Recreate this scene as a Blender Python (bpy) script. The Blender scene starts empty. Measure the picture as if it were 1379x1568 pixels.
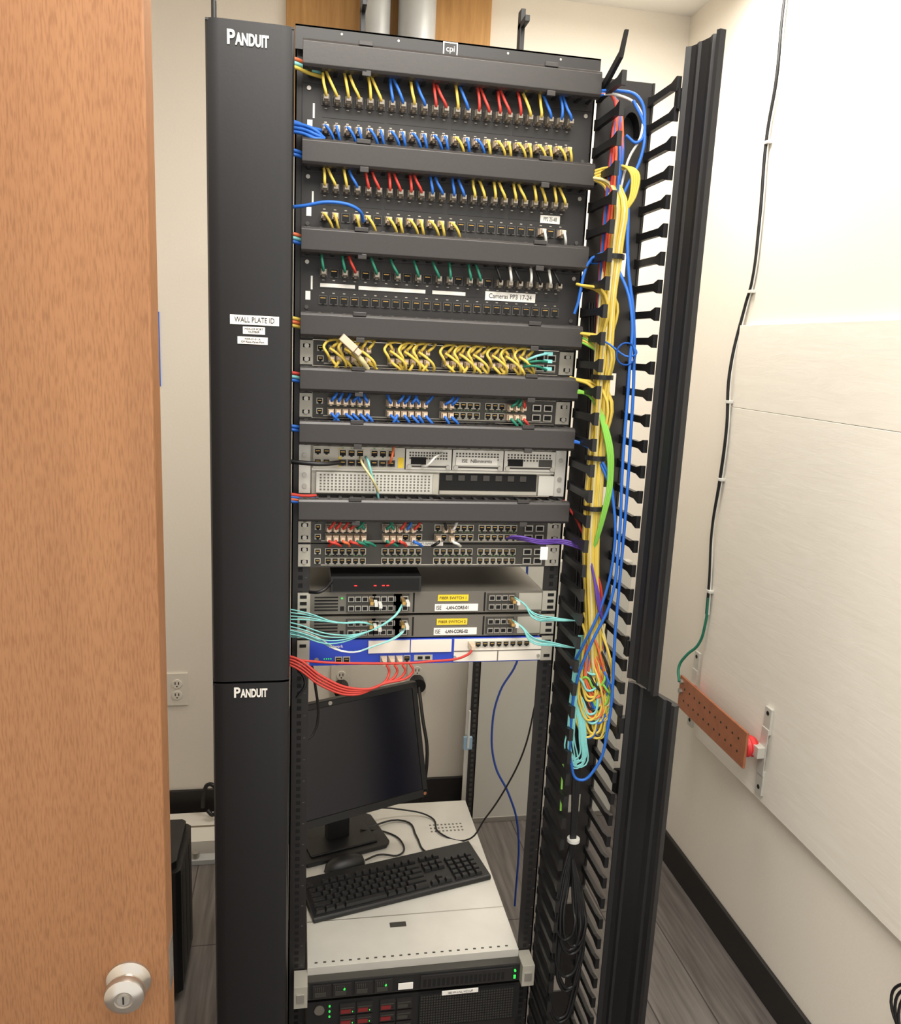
import bpy, bmesh, math, random
from mathutils import Vector, Matrix
random.seed(7)
U=0.04445
scene=bpy.context.scene
COL=scene.collection
# ------------------------------------------------------------------ materials
def lin(c):
    return tuple(((v/255)/12.92 if v/255<=0.04045 else ((v/255+0.055)/1.055)**2.4) for v in c)+(1,)
def mat(name,rgb,rough=.5,metal=0,emit=0,alpha=None,bump=0,bscale=60,var=0,spec=.5):
    m=bpy.data.materials.new(name); m.use_nodes=True; nt=m.node_tree; b=nt.nodes['Principled BSDF']
    c=lin(rgb); b.inputs['Base Color'].default_value=c
    b.inputs['Roughness'].default_value=rough; b.inputs['Metallic'].default_value=metal
    b.inputs['Specular IOR Level'].default_value=spec
    if emit:
        b.inputs['Emission Color'].default_value=c; b.inputs['Emission Strength'].default_value=emit
    if bump or var:
        tc=nt.nodes.new('ShaderNodeTexCoord'); n=nt.nodes.new('ShaderNodeTexNoise')
        n.inputs['Scale'].default_value=bscale; n.inputs['Detail'].default_value=6
        nt.links.new(tc.outputs['Object'],n.inputs['Vector'])
        if bump:
            bp=nt.nodes.new('ShaderNodeBump'); bp.inputs['Strength'].default_value=bump; bp.inputs['Distance'].default_value=.002
            nt.links.new(n.outputs['Fac'],bp.inputs['Height']); nt.links.new(bp.outputs[0],b.inputs['Normal'])
        if var:
            r=nt.nodes.new('ShaderNodeValToRGB')
            r.color_ramp.elements[0].position=.3; r.color_ramp.elements[1].position=.7
            r.color_ramp.elements[0].color=tuple(v*(1-var) for v in c[:3])+(1,)
            r.color_ramp.elements[1].color=tuple(min(1,v*(1+var)) for v in c[:3])+(1,)
            nt.links.new(n.outputs['Fac'],r.inputs[0]); nt.links.new(r.outputs[0],b.inputs['Base Color'])
    return m
M={}
def defm(k,*a,**kw): M[k]=mat(k,*a,**kw)
defm('black_metal',(34,32,32),.42,0,var=.12,bscale=14)
defm('black_cover',(54,51,50),.34,0,bump=.04,bscale=200,var=.06)
defm('cover_dark',(31,31,33),.42,0,bump=.04,bscale=220,var=.05,spec=.4)
defm('black_plastic',(22,22,23),.45)
defm('panel_black',(32,30,30),.5)
defm('void_black',(6,6,7),.8)
defm('jack_grey',(66,64,62),.5)
defm('gold',(196,158,90),.35,.7)
defm('steel',(176,172,164),.38,.7)
defm('light_steel',(206,204,196),.42,.25,var=.05,bscale=12)
defm('silver_face',(184,180,168),.45,.3,var=.06,bscale=20)
defm('switch_grey',(112,108,100),.45,.3)
defm('switch_dark',(66,64,60),.45,.3)
defm('white_label',(240,238,232),.6)
defm('white_plastic',(232,226,214),.45)
defm('yellow_label',(240,208,48),.6)
defm('label_ink',(30,30,32),.7)
defm('blue_face',(34,66,186),.4)
defm('led_green',(60,225,90),.4,emit=.45)
defm('led_dim',(96,150,70),.4,emit=.15)
defm('led_red',(255,40,40),.4,emit=1.0)
defm('clear_plug',(210,190,166),.25)
defm('grey_plug',(132,124,112),.35)
defm('c_yellow',(208,182,80),.5,spec=.35)
defm('c_blue',(42,102,190),.5,spec=.35)
defm('c_red',(188,60,50),.5,spec=.35)
defm('c_orange',(210,104,64),.5,spec=.35)
defm('c_green',(38,116,94),.5,spec=.35)
defm('c_lime',(124,186,74),.5,spec=.35)
defm('c_teal',(128,198,196),.5,spec=.35)
defm('c_purple',(92,64,150),.5,spec=.35)
defm('c_black',(18,18,20),.45)
defm('c_white',(214,214,208),.45)
defm('c_navy',(36,72,160),.45)
defm('c_cream',(212,200,150),.5)
defm('tag_blue',(150,182,206),.5)
defm('screen_glass',(13,15,30),.22)
defm('copper',(176,112,80),.45,.35,var=.10,bscale=30)
defm('red_insulator',(222,54,56),.45)
defm('blue_tape',(30,104,214),.7)
defm('galvanised',(190,192,192),.42,.25,var=.10,bscale=9)
defm('satin_nickel',(200,194,186),.25,.9)
defm('conduit_strap',(150,140,120),.5,.5)
defm('baseboard_black',(34,31,30),.5)
defm('ceiling_white',(240,238,232),.85,bump=.2,bscale=90)
defm('panel_greywhite',(206,204,194),.6,var=.03,bscale=5)
defm('carton_white',(226,222,212),.7,var=.04,bscale=5)
defm('key_black',(26,26,27),.5)
defm('drive_red',(120,34,36),.45)
defm('lamp_diffuser',(255,250,240),.5,emit=1.5)

M['wall']=mat('painted_drywall',(236,229,217),.75,bump=.10,bscale=160,var=.012,spec=.25)
def grain(name,c1,c2,scale,vec_scale,rough,bump,extra=None,spec=.4,dist=.6,lo=.32,hi=.68):
    m=bpy.data.materials.new(name); m.use_nodes=True; nt=m.node_tree; b=nt.nodes['Principled BSDF']
    b.inputs['Roughness'].default_value=rough; b.inputs['Specular IOR Level'].default_value=spec
    tc=nt.nodes.new('ShaderNodeTexCoord'); mp=nt.nodes.new('ShaderNodeMapping'); mp.inputs['Scale'].default_value=vec_scale
    n=nt.nodes.new('ShaderNodeTexNoise'); n.inputs['Scale'].default_value=scale; n.inputs['Detail'].default_value=8; n.inputs['Roughness'].default_value=.65
    n.inputs['Distortion'].default_value=dist
    r=nt.nodes.new('ShaderNodeValToRGB'); r.color_ramp.elements[0].position=lo; r.color_ramp.elements[1].position=hi
    r.color_ramp.elements[0].color=lin(c1); r.color_ramp.elements[1].color=lin(c2)
    bp=nt.nodes.new('ShaderNodeBump'); bp.inputs['Strength'].default_value=bump; bp.inputs['Distance'].default_value=.003
    L=nt.links.new
    L(tc.outputs['Object'],mp.inputs[0]); L(mp.outputs[0],n.inputs['Vector']); L(n.outputs['Fac'],r.inputs[0])
    L(n.outputs['Fac'],bp.inputs['Height']); L(bp.outputs[0],b.inputs['Normal'])
    if extra:
        n2=nt.nodes.new('ShaderNodeTexNoise'); n2.inputs['Scale'].default_value=extra[0]; n2.inputs['Detail'].default_value=2
        mp2=nt.nodes.new('ShaderNodeMapping'); mp2.inputs['Scale'].default_value=extra[1]
        L(tc.outputs['Object'],mp2.inputs[0]); L(mp2.outputs[0],n2.inputs['Vector'])
        mx=nt.nodes.new('ShaderNodeMix'); mx.data_type='RGBA'; mx.blend_type='MULTIPLY'; mx.inputs[0].default_value=extra[2]
        r2=nt.nodes.new('ShaderNodeValToRGB'); r2.color_ramp.elements[0].position=.34; r2.color_ramp.elements[1].position=.56
        r2.color_ramp.elements[0].color=(.62,.56,.50,1); r2.color_ramp.elements[1].color=(1,1,1,1)
        L(n2.outputs['Fac'],r2.inputs[0]); L(r.outputs[0],mx.inputs[6]); L(r2.outputs[0],mx.inputs[7]); L(mx.outputs[2],b.inputs['Base Color'])
    else: L(r.outputs[0],b.inputs['Base Color'])
    return m
M['door_wood']=grain('door_wood_veneer',(146,102,68),(160,114,77),1.6,(7,7,.7),.5,.0,(150,(4,4,.42),.6),dist=.2)
M['ply_white']=grain('painted_plywood',(232,226,215),(238,233,223),5,(1,1.2,9),.7,.16,dist=1.2)
M['ply_raw']=grain('raw_plywood',(176,130,76),(204,158,100),6,(8,8,.7),.6,.1)
def floor_mat():
    m=bpy.data.materials.new('grey_vinyl_plank'); m.use_nodes=True; nt=m.node_tree; b=nt.nodes['Principled BSDF']; L=nt.links.new
    b.inputs['Roughness'].default_value=.5
    tc=nt.nodes.new('ShaderNodeTexCoord'); 
    mp=nt.nodes.new('ShaderNodeMapping'); mp.inputs['Rotation'].default_value=(0,0,math.radians(90))
    br=nt.nodes.new('ShaderNodeTexBrick'); br.inputs['Scale'].default_value=1; br.inputs['Brick Width'].default_value=1.2; br.inputs['Row Height'].default_value=.15
    br.inputs['Mortar Size'].default_value=.002; br.inputs['Color1'].default_value=lin((104,98,94)); br.inputs['Color2'].default_value=lin((120,114,110)); br.inputs['Mortar'].default_value=lin((66,62,60))
    L(tc.outputs['Object'],mp.inputs[0]); L(mp.outputs[0],br.inputs['Vector'])
    mp2=nt.nodes.new('ShaderNodeMapping'); mp2.inputs['Scale'].default_value=(14,.8,1)
    n=nt.nodes.new('ShaderNodeTexNoise'); n.inputs['Scale'].default_value=5; n.inputs['Detail'].default_value=8
    L(tc.outputs['Object'],mp2.inputs[0]); L(mp2.outputs[0],n.inputs['Vector'])
    r=nt.nodes.new('ShaderNodeValToRGB'); r.color_ramp.elements[0].position=.3; r.color_ramp.elements[1].position=.7
    r.color_ramp.elements[0].color=(.55,.54,.53,1); r.color_ramp.elements[1].color=(1.15,1.15,1.15,1)
    L(n.outputs['Fac'],r.inputs[0])
    mx=nt.nodes.new('ShaderNodeMix'); mx.data_type='RGBA'; mx.blend_type='MULTIPLY'; mx.inputs[0].default_value=1
    L(br.outputs['Color'],mx.inputs[6]); L(r.outputs[0],mx.inputs[7]); L(mx.outputs[2],b.inputs['Base Color'])
    return m
M['floor']=floor_mat()

# ------------------------------------------------------------------ mesh builder
class MB:
    def __init__(s): s.v=[];s.f=[];s.m=[];s.k=[]
    def mi(s,k):
        if k not in s.k: s.k.append(k)
        return s.k.index(k)
    def add(s,vs,fs,k):
        o=len(s.v); s.v+=[tuple(v) for v in vs]; i=s.mi(k)
        for f in fs: s.f.append([o+a for a in f]); s.m.append(i)
    def box(s,x0,x1,y0,y1,z0,z1,k,taper=0):
        t=taper
        vs=[(x0,y1,z0),(x1,y1,z0),(x1,y1,z1),(x0,y1,z1),(x0+t,y0,z0+t),(x1-t,y0,z0+t),(x1-t,y0,z1-t),(x0+t,y0,z1-t)]
        s.add(vs,[(0,3,2,1),(4,5,6,7),(0,1,5,4),(2,3,7,6),(1,2,6,5),(0,4,7,3)],k)
    def prism(s,poly,z0,z1,k,axis='z'):
        n=len(poly)
        def P(a,b,c): return (a,b,c) if axis=='z' else ((c,a,b) if axis=='x' else (a,c,b))
        vs=[P(a,b,z0) for a,b in poly]+[P(a,b,z1) for a,b in poly]
        fs=[tuple(range(n)),tuple(range(2*n-1,n-1,-1))]+[(i,i+n,(i+1)%n+n,(i+1)%n) for i in range(n)]
        s.add(vs,fs,k)
    def cyl(s,c,r,h,axis,k,n=20,r2=None):
        r2=r if r2 is None else r2
        x,y,z=c
        vs=[]
        for rr,d in ((r,0),(r2,h)):
            for i in range(n):
                a=2*math.pi*i/n; p,q=rr*math.cos(a),rr*math.sin(a)
                vs.append((x+d,y+p,z+q) if axis=='x' else (x+p,y+d,z+q) if axis=='y' else (x+p,y+q,z+d))
        fs=[tuple(range(n)),tuple(range(2*n-1,n-1,-1))]+[(i,i+n,(i+1)%n+n,(i+1)%n) for i in range(n)]
        s.add(vs,fs,k)
    def lathe(s,c,prof,axis,k,n=36):
        vs=[];x,y,z=c
        for r,d in prof:
            for i in range(n):
                a=2*math.pi*i/n; p,q=r*math.cos(a),r*math.sin(a)
                vs.append((x+p,y+d,z+q) if axis=='y' else (x+p,y+q,z+d) if axis=='z' else (x+d,y+p,z+q))
        fs=[(j*n+i,j*n+(i+1)%n,(j+1)*n+(i+1)%n,(j+1)*n+i) for j in range(len(prof)-1) for i in range(n)]
        fs+=[tuple(range(n)),tuple(range((len(prof)-1)*n,len(prof)*n))]
        s.add(vs,fs,k)
    def build(s,name,parent=None,bevel=0,loc=(0,0,0),rot=(0,0,0),smooth=False):
        me=bpy.data.meshes.new(name); me.from_pydata(s.v,[],s.f)
        for k in s.k: me.materials.append(M[k])
        for p,i in zip(me.polygons,s.m): p.material_index=i
        bm=bmesh.new(); bm.from_mesh(me); bmesh.ops.recalc_face_normals(bm,faces=bm.faces); bm.to_mesh(me); bm.free()
        if smooth:
            me.shade_smooth() if hasattr(me,'shade_smooth') else None
            me.set_sharp_from_angle(angle=math.radians(35))
        o=bpy.data.objects.new(name,me); COL.objects.link(o); o.location=loc; o.rotation_euler=rot
        if parent: o.parent=parent
        if bevel:
            b=o.modifiers.new('bevel','BEVEL'); b.width=bevel; b.segments=2; b.limit_method='ANGLE'
        return o
def empty(name,loc=(0,0,0),rot=(0,0,0)):
    e=bpy.data.objects.new(name,None); COL.objects.link(e); e.location=loc; e.rotation_euler=rot; e.empty_display_size=.05; return e
def text(body,size,loc,parent,k='white_label',rot=(math.pi/2,0,0),name='lettering',align='CENTER',sx=1,bold=0):
    cu=bpy.data.curves.new(name,'FONT'); cu.body=body; cu.size=size; cu.align_x=align; cu.align_y='CENTER'; cu.extrude=.00015; cu.offset=bold
    cu.materials.append(M[k]); o=bpy.data.objects.new(name,cu); COL.objects.link(o); o.location=loc; o.rotation_euler=rot; o.scale=(sx,1,1)
    if parent: o.parent=parent
    return o
CAB={}
def cable(group,col,pts,r=.0028,jit=0):
    if jit: pts=[(x+random.uniform(-jit,jit),y+random.uniform(-jit,jit),z) for x,y,z in pts]
    CAB.setdefault(group,{}).setdefault(col,[]).append((pts,r))
def build_cables():
    for g,d in CAB.items():
        e=empty(g.split('__')[0])
        for col,ls in d.items():
            cu=bpy.data.curves.new(g+'_'+col,'CURVE'); cu.dimensions='3D'; cu.bevel_depth=1; cu.bevel_resolution=2; cu.resolution_u=6; cu.use_fill_caps=True
            cu.materials.append(M[col])
            for pts,r in ls:
                sp=cu.splines.new('BEZIER'); sp.bezier_points.add(len(pts)-1)
                for bp,p in zip(sp.bezier_points,pts):
                    bp.co=p; bp.handle_left_type=bp.handle_right_type='AUTO'; bp.radius=r
            o=bpy.data.objects.new(col.replace('c_','')+'_cords',cu); COL.objects.link(o); o.parent=e

# ------------------------------------------------------------------ camera
Rr=Vector((.98321,-.17661,.04588)); Rd=Vector((.00964,-.20080,-.97958)); Rf=Vector((.18222,.96358,-.19573))
cam=bpy.data.cameras.new('camera'); co=bpy.data.objects.new('camera',cam); COL.objects.link(co)
mm=Matrix((( Rr.x,-Rd.x,-Rf.x,.0011),(Rr.y,-Rd.y,-Rf.y,-1.434),(Rr.z,-Rd.z,-Rf.z,1.630),(0,0,0,1)))
co.matrix_world=mm; cam.sensor_fit='HORIZONTAL'; cam.sensor_width=36; cam.lens=36*1250/1379; cam.clip_start=.02
scene.camera=co

# ------------------------------------------------------------------ room
XW=1.21; YB=1.25; XL=-1.15; ZC=2.70; YF=-2.2
b=MB(); b.box(XL-.1,XW+.1,YF,YB+.1,-.08,0,'floor'); b.build('floor')
b=MB(); b.box(XL-.1,XW+.1,YF,YB+.1,ZC,ZC+.08,'ceiling_white'); b.build('ceiling')
b=MB(); b.box(XL-.1,XW+.1,YB,YB+.1,0,ZC,'wall'); b.build('wall_back')
b=MB(); b.box(XW,XW+.1,YF,YB,0,ZC,'wall'); b.build('wall_right')
b=MB(); b.box(XL-.1,XL,YF,YB,0,ZC,'wall'); b.build('wall_left')
b=MB(); b.box(XL,XW,YB-.012,YB,0,.1,'baseboard_black'); b.build('baseboard_back',bevel=.003)
b=MB(); b.box(XW-.012,XW,YF,YB-.012,0,.1,'baseboard_black'); b.build('baseboard_right',bevel=.003)
b=MB()
b.box(XW-.0185,XW-.0005,-1.7,.70,.51,1.506,'ply_white'); b.box(XW-.0178,XW-.0005,-1.7,.70,1.507,1.73,'ply_white')
b.build('painted_plywood_board',bevel=.001)
b=MB(); b.box(-.05,.56,YB-.0185,YB-.0005,2.2,ZC-.01,'ply_raw'); b.build('plywood_backboard',bevel=.002)
for i,(xc,r) in enumerate(((.205,.042),(.325,.055))):
    b=MB(); b.cyl((xc,YB-.085,2.1),r,ZC-2.1,'z','galvanised',n=32); 
    b.cyl((xc,YB-.085,2.45),r+.004,.05,'z','galvanised',n=32)
    b.box(xc-r-.03,xc+r+.03,YB-.03,YB-.0185,2.3,2.325,'conduit_strap')
    b.build('wall_conduit',smooth=True)
def outlet(x,z,plugs):
    b=MB(); y=YB-.0005
    b.box(x-.035,x+.035,y-.006,y,z-.057,z+.057,'white_plastic')
    for dz in (-.02,.02):
        b.cyl((x,y-.009,z+dz),.016,.004,'y','white_plastic',n=24)
        b.box(x-.007,x-.004,y-.0095,y-.008,z+dz-.002,z+dz+.008,'void_black'); b.box(x+.004,x+.007,y-.0095,y-.008,z+dz-.002,z+dz+.008,'void_black')
        b.cyl((x,y-.0095,z+dz-.008),.0025,.001,'y','void_black',n=10)
    if plugs:
        b.cyl((x+.0,y-.05,z-.02),.026,.045,'y','c_black',n=20)
    return b.build('wall_outlet',bevel=.001)
outlet(-.395,.47,False)
outlet(.150,.485,True); outlet(.415,.495,True)
b=MB(); b.box(-.47,-.425,YB-.004,YB-.0005,1.475,1.70,'blue_tape'); b.build('painters_tape_strip')
e=empty('added_fill_light')
b=MB(); b.box(-.45,.75,-1.55,-.35,ZC-.03,ZC,'white_plastic'); b.box(-.41,.71,-1.51,-.39,ZC-.034,ZC-.028,'lamp_diffuser'); b.build('fill_light_housing',e)
L=bpy.data.lights.new('panel_light','AREA'); L.shape='RECTANGLE'; L.size=1.1; L.size_y=1.1; L.energy=44; L.color=(1,.96,.895)
lo=bpy.data.objects.new('panel_light',L); COL.objects.link(lo); lo.location=(.15,-.95,ZC-.05); lo.parent=e
L2=bpy.data.lights.new('rear_fill_light','AREA'); L2.shape='RECTANGLE'; L2.size=.55; L2.size_y=.3; L2.energy=16; L2.color=(1,.96,.895)  # fill light added to brighten the back wall seen through the rack bay
e2=empty('added_fill_light')  # unseen holder and housing of the added rear fill, no known fixture
b=MB(); b.box(.55,1.15,.4,.78,ZC-.03,ZC,'white_plastic'); b.build('fill_light_housing',e2)
lo=bpy.data.objects.new('rear_fill_light',L2); COL.objects.link(lo); lo.location=(.85,.59,ZC-.05); lo.parent=e2
w=bpy.data.worlds.new('world'); scene.world=w; w.use_nodes=True
w.node_tree.nodes['Background'].inputs[0].default_value=(1,.965,.91,1); w.node_tree.nodes['Background'].inputs[1].default_value=1.3
scene.view_settings.view_transform='Standard'; scene.view_settings.look='None'

# ------------------------------------------------------------------ door
dy=-.6; dx1=-.139
e=empty('door_1')
b=MB(); b.box(dx1-.93,dx1,dy,dy+.044,.012,2.04,'door_wood'); b.build('door_leaf',e,bevel=.002)
b=MB(); kx,kz=-.180,.926
b.lathe((kx,dy,kz),[(.024,0),(.024,-.003),(.021,-.006),(.016,-.008),(.0145,-.010),(.017,-.013),(.0205,-.016),(.0220,-.021),(.0205,-.026),(.015,-.029),(.010,-.030),(.010,-.0288),(.0095,-.0288)],'y','satin_nickel',n=48)
b.cyl((kx,dy-.0302,kz),.0065,.004,'y','steel',n=24)
b.box(kx-.0008,kx+.0008,dy-.0308,dy-.0298,kz-.0045,kz+.0045,'void_black')
b.build('door_knob',e,smooth=True)
b=MB(); b.box(dx1-.002,dx1+.0012,dy+.01,dy+.034,kz-.028,kz+.028,'satin_nickel'); b.build('latch_plate',e)

# ------------------------------------------------------------------ rack frame
Zt=2.08
mt=[Zt-k*U for k in (0,3,6,9,11,13,16)]
b=MB()
def rail(x0,x1,yf,yr,z0,z1,inner):
    b.box(x0,x1,yf,yf+.003,z0,z1,'black_metal')
    xs=(x1-.003,x1) if inner=='o' else (x0,x0+.003)
    b.box(xs[0],xs[1],yf,yr,z0,z1,'black_metal')
    n=int((z1-z0-.06)/(U/3)); xc=(x0+x1)/2
    for i in range(n):
        z=z1-.03-i*U/3
        b.box(xc-.004,xc+.004,yf-.0006,yf+.0005,z-.004,z+.004,'void_black')
        if i%3==0: b.box(xc+.008,xc+.012,yf-.0006,yf,z-.0012,z+.0012,'jack_grey')
rail(-.012,.021,.002,.075,0.03,2.09,'i')
rail(.458,.489,.002,.075,0.03,2.09,'o')
b.box(-.012,.49,-.012,-.009,2.08,2.116,'black_metal'); b.box(-.012,.49,-.012,.07,2.113,2.116,'black_metal')
b.box(-.012,.49,.60,.67,2.08,2.116,'black_metal')
for x in (-.012,.472): b.box(x,x+.018,.07,.60,2.09,2.116,'black_metal')
for x in (-.012,.472): b.box(x,x+.018,.07,.60,.0,.04,'black_metal')
b.box(-.012,.49,-.02,.08,0,.035,'black_metal'); b.box(-.012,.49,.607,.68,0,.035,'black_metal')
for i in range(5): b.cyl((.06+i*.09,-.0125,2.108),.002,.002,'y','steel',n=12)
for x0,s in ((-.012,1),(.490,-1)):
    xa,xb_=sorted((x0,x0+s*.022)); xc_,xd=sorted((x0+s*.022,x0+s*.034))
    b.box(xa,xb_,.60,.603,.04,2.08,'black_metal'); b.box(xc_,xd,.602,.605,.04,2.08,'light_steel'); b.box(min(x0,x0+s*.003),max(x0,x0+s*.003),.60,.66,.04,2.08,'black_metal')
    z=.07
    while z<2.05:
        xm=(xa+xb_)/2; b.box(xm-.004,xm+.004,.5985,.6005,z-.0042,z+.0042,'jack_grey'); z+=U/3
b.build('server_rack',bevel=.0008)
e=empty('rack_logo_plate')
b=MB(); b.box(.222,.246,-.0135,-.0122,2.0925,2.1145,'white_label'); b.box(.224,.244,-.0142,-.0134,2.0945,2.1125,'black_metal'); b.build('plate',e)
text('cpi',.013,(.234,-.0146,2.104),e)
b=MB()
for x,y,z1 in ((.095,.02,2.185),(.36,.02,2.19)):
    b.box(x-.004,x+.004,y,y+.02,2.117,z1,'black_plastic'); b.box(x-.004,x+.004,y-.03,y+.02,z1-.03,z1-.02,'black_plastic')
b.build('cable_waterfall_bracket',bevel=.001)

# ------------------------------------------------------------------ horizontal cable managers
def manager(zt,idx):
    zb=zt-U
    if idx==0: zt=zt+.009
    b=MB(); z0=zt-U*(.96 if idx else .98); yf=-.045
    prof=[(yf+.012,zt),(yf+.003,zt-.002),(yf,zt-.006),(yf,z0+.006),(yf+.003,z0+.002),(yf+.012,z0),(yf+.012,z0+.0015),(yf+.004,z0+.004),(yf+.002,z0+.007),(yf+.002,zt-.007),(yf+.004,zt-.004),(yf+.012,zt-.0015)]
    b.prism(prof,0.0,.483,'black_cover',axis='x')
    b.box(0,.483,-.003,.001,zb-.0004,zt+.0004,'black_metal')
    n=24
    for i in range(n):
        x=.008+i*(.462/(n-1))
        b.box(x,x+.006,yf+.006,-.003,zt-.003,zt-.0005,'black_plastic'); b.box(x,x+.006,yf+.006,-.003,z0+.0005,z0+.003,'black_plastic')
    for x in (.085,.385):
        b.box(x,x+.022,yf-.001,yf+.004,zt-.004,zt+.0025,'black_cover'); b.box(x+.006,x+.02,yf-.001,yf+.004,z0-.004,z0+.004,'black_cover')
    if idx%2==0: b.box(.07,.098,yf-.0012,yf,z0+.002,z0+.004,'void_black')
    b.build('horizontal_cable_manager',bevel=.0006)
for i,z in enumerate(mt): manager(z,i)

# ------------------------------------------------------------------ shared port parts
def jack(b,x,z,w=.0125,h=.0125,y=0,k='jack_grey'):
    b.box(x-w/2,x+w/2,y-.002,y,z-h/2,z+h/2,k)
    b.box(x-w/2+.0015,x+w/2-.0015,y-.0026,y-.0015,z-h/2+.002,z+h/2-.0015,'void_black')
    b.box(x-w/2+.003,x+w/2-.003,y-.003,y-.0024,z+h/2-.005,z+h/2-.0038,'gold')
    b.box(x-.002,x+.002,y-.003,y-.0015,z-h/2+.0002,z-h/2+.0022,'void_black')
def plug(b,x,z,y,sgn,k='clear_plug'):
    b.box(x-.0055,x+.0055,y-.016,y,z-.0055,z+.0055,k,taper=.0006)
    b.box(x-.002,x+.002,y-.013,y-.002,z-.0075,z-.0052,k)
    b.box(x-.0042,x+.0042,y-.024,y-.016,z-.0042,z+.0042,k,taper=.0008)
def cord(group,col,x,z,y,sgn,dx,dz,r=.0027):
    yo=y-.022
    j=lambda a:random.uniform(-a,a)
    cable(group,col,[(x,yo+.006,z),(x+dx*.12,yo-.004,z+sgn*.004),(x+dx*.5+j(.0015),yo-.004+j(.002),z+sgn*dz*.45),(x+dx,yo+.004,z+sgn*dz)],r)
Y,B_,R_,O,G,K,W,P,T='c_yellow','c_blue','c_red','c_orange','c_green','c_black','c_white','c_purple','c_teal'
C={'y':Y,'b':B_,'r':R_,'o':O,'g':G,'k':K,'w':W,'p':P,'t':T,'l':'c_lime','c':'c_cream'}
# ------------------------------------------------------------------ patch panels
PPN=[0]
def patch_panel(ztop,row1,row2,labels):
    z0=ztop-2*U; PPN[0]+=1
    b=MB(); b.box(0,.483,-.002,.001,z0+.0005,ztop-.0005,'panel_black'); b.box(.03,.453,.001,.05,z0+.004,ztop-.004,'black_metal')
    r1=ztop-.024; r2=ztop-.068
    xs=[.037+i*(.404/23)+(.0 if i<12 else .001) for i in range(24)]
    for i,x in enumerate(xs):
        jack(b,x,r1,y=-.002,w=.0145,h=.015); jack(b,x,r2,y=-.002,w=.0145,h=.015)
        b.box(x-.002,x+.002,-.0024,-.0019,r1-.0122,r1-.0110,'silver_face'); b.box(x-.002,x+.002,-.0024,-.0019,r2+.0110,r2+.0122,'silver_face')
    for g in range(4):
        b.box(xs[g*6]-.006,xs[g*6+5]+.006,-.0026,-.0019,(r1+r2)/2-.0035,(r1+r2)/2+.0035,'black_plastic')
    for x in (.010,.473):
        for z in (ztop-.008,z0+.008): b.cyl((x,-.004,z),.0034,.003,'y','steel' if z>z0+.02 else 'jack_grey',n=14)
    b.box(.0165,.0195,-.0025,-.0019,ztop-.052,ztop-.030,'white_label')
    b.box(.008,.016,-.0025,-.0019,z0+.020,z0+.034,'white_label')
    gname='patch_cord_set__%d'%PPN[0]
    for row,zr,s in ((row1,r1,1),(row2,r2,-1)):
        for i,ch in enumerate(row):
            if ch=='.': continue
            x=xs[i]; plug(b,x,zr,-.003,s,'grey_plug' if s>0 else 'clear_plug')
            if s>0:
                dx=-.006 if i%2==0 else -.018
                cord(gname,C[ch],x,zr,-.003,1,dx+random.uniform(-.002,.002),.040,.0024)
            else:
                dx=.012 if i%2==0 else .003
                yo=-.020
                cable(gname,C[ch],[(x-.003,-.014,zr+.001),(x-.001,yo-.006,zr+.001),(x+dx*.6,yo-.010,zr-.009),(x+dx+.004,yo+.002,zr-.026)],.0023)
    o=b.build('patch_panel')
    for (x0,x1,za,zb,body) in labels:
        lb=MB(); lb.box(x0,x1,-.0034,-.0026,za,zb,'white_label'); l=lb.build('label_strip',o)
        if body: text(body,(zb-za)*.75,((x0+x1)/2,-.0037,(za+zb)/2),o,'label_ink',sx=.86 if len(body)>10 else .6)
p1,p2,p3=mt[0]-U,mt[1]-U,mt[2]-U
patch_panel(p1,'yyyyyybbybrrybrrrrryybbb'[:24],'bbbbbbbbbbbbybbyyyyyyyyy',[])
patch_panel(p2,'yyybrrrrrrbbbbyyyyyyyyyy','yy.yy.yyyyyyy........w.w',[(.405,.44,p2-.052,p2-.039,'PP2 25-48')])
patch_panel(p3,'g.gr.g.g.g.gg.gg.kwkwkwk','........................',[(.032,.09,p3-.047,p3-.041,''),(.096,.21,p3-.048,p3-.042,''),(.222,.28,p3-.048,p3-.042,''),(.315,.405,p3-.053,p3-.038,'Cameras PP3 17-24')])

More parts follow.
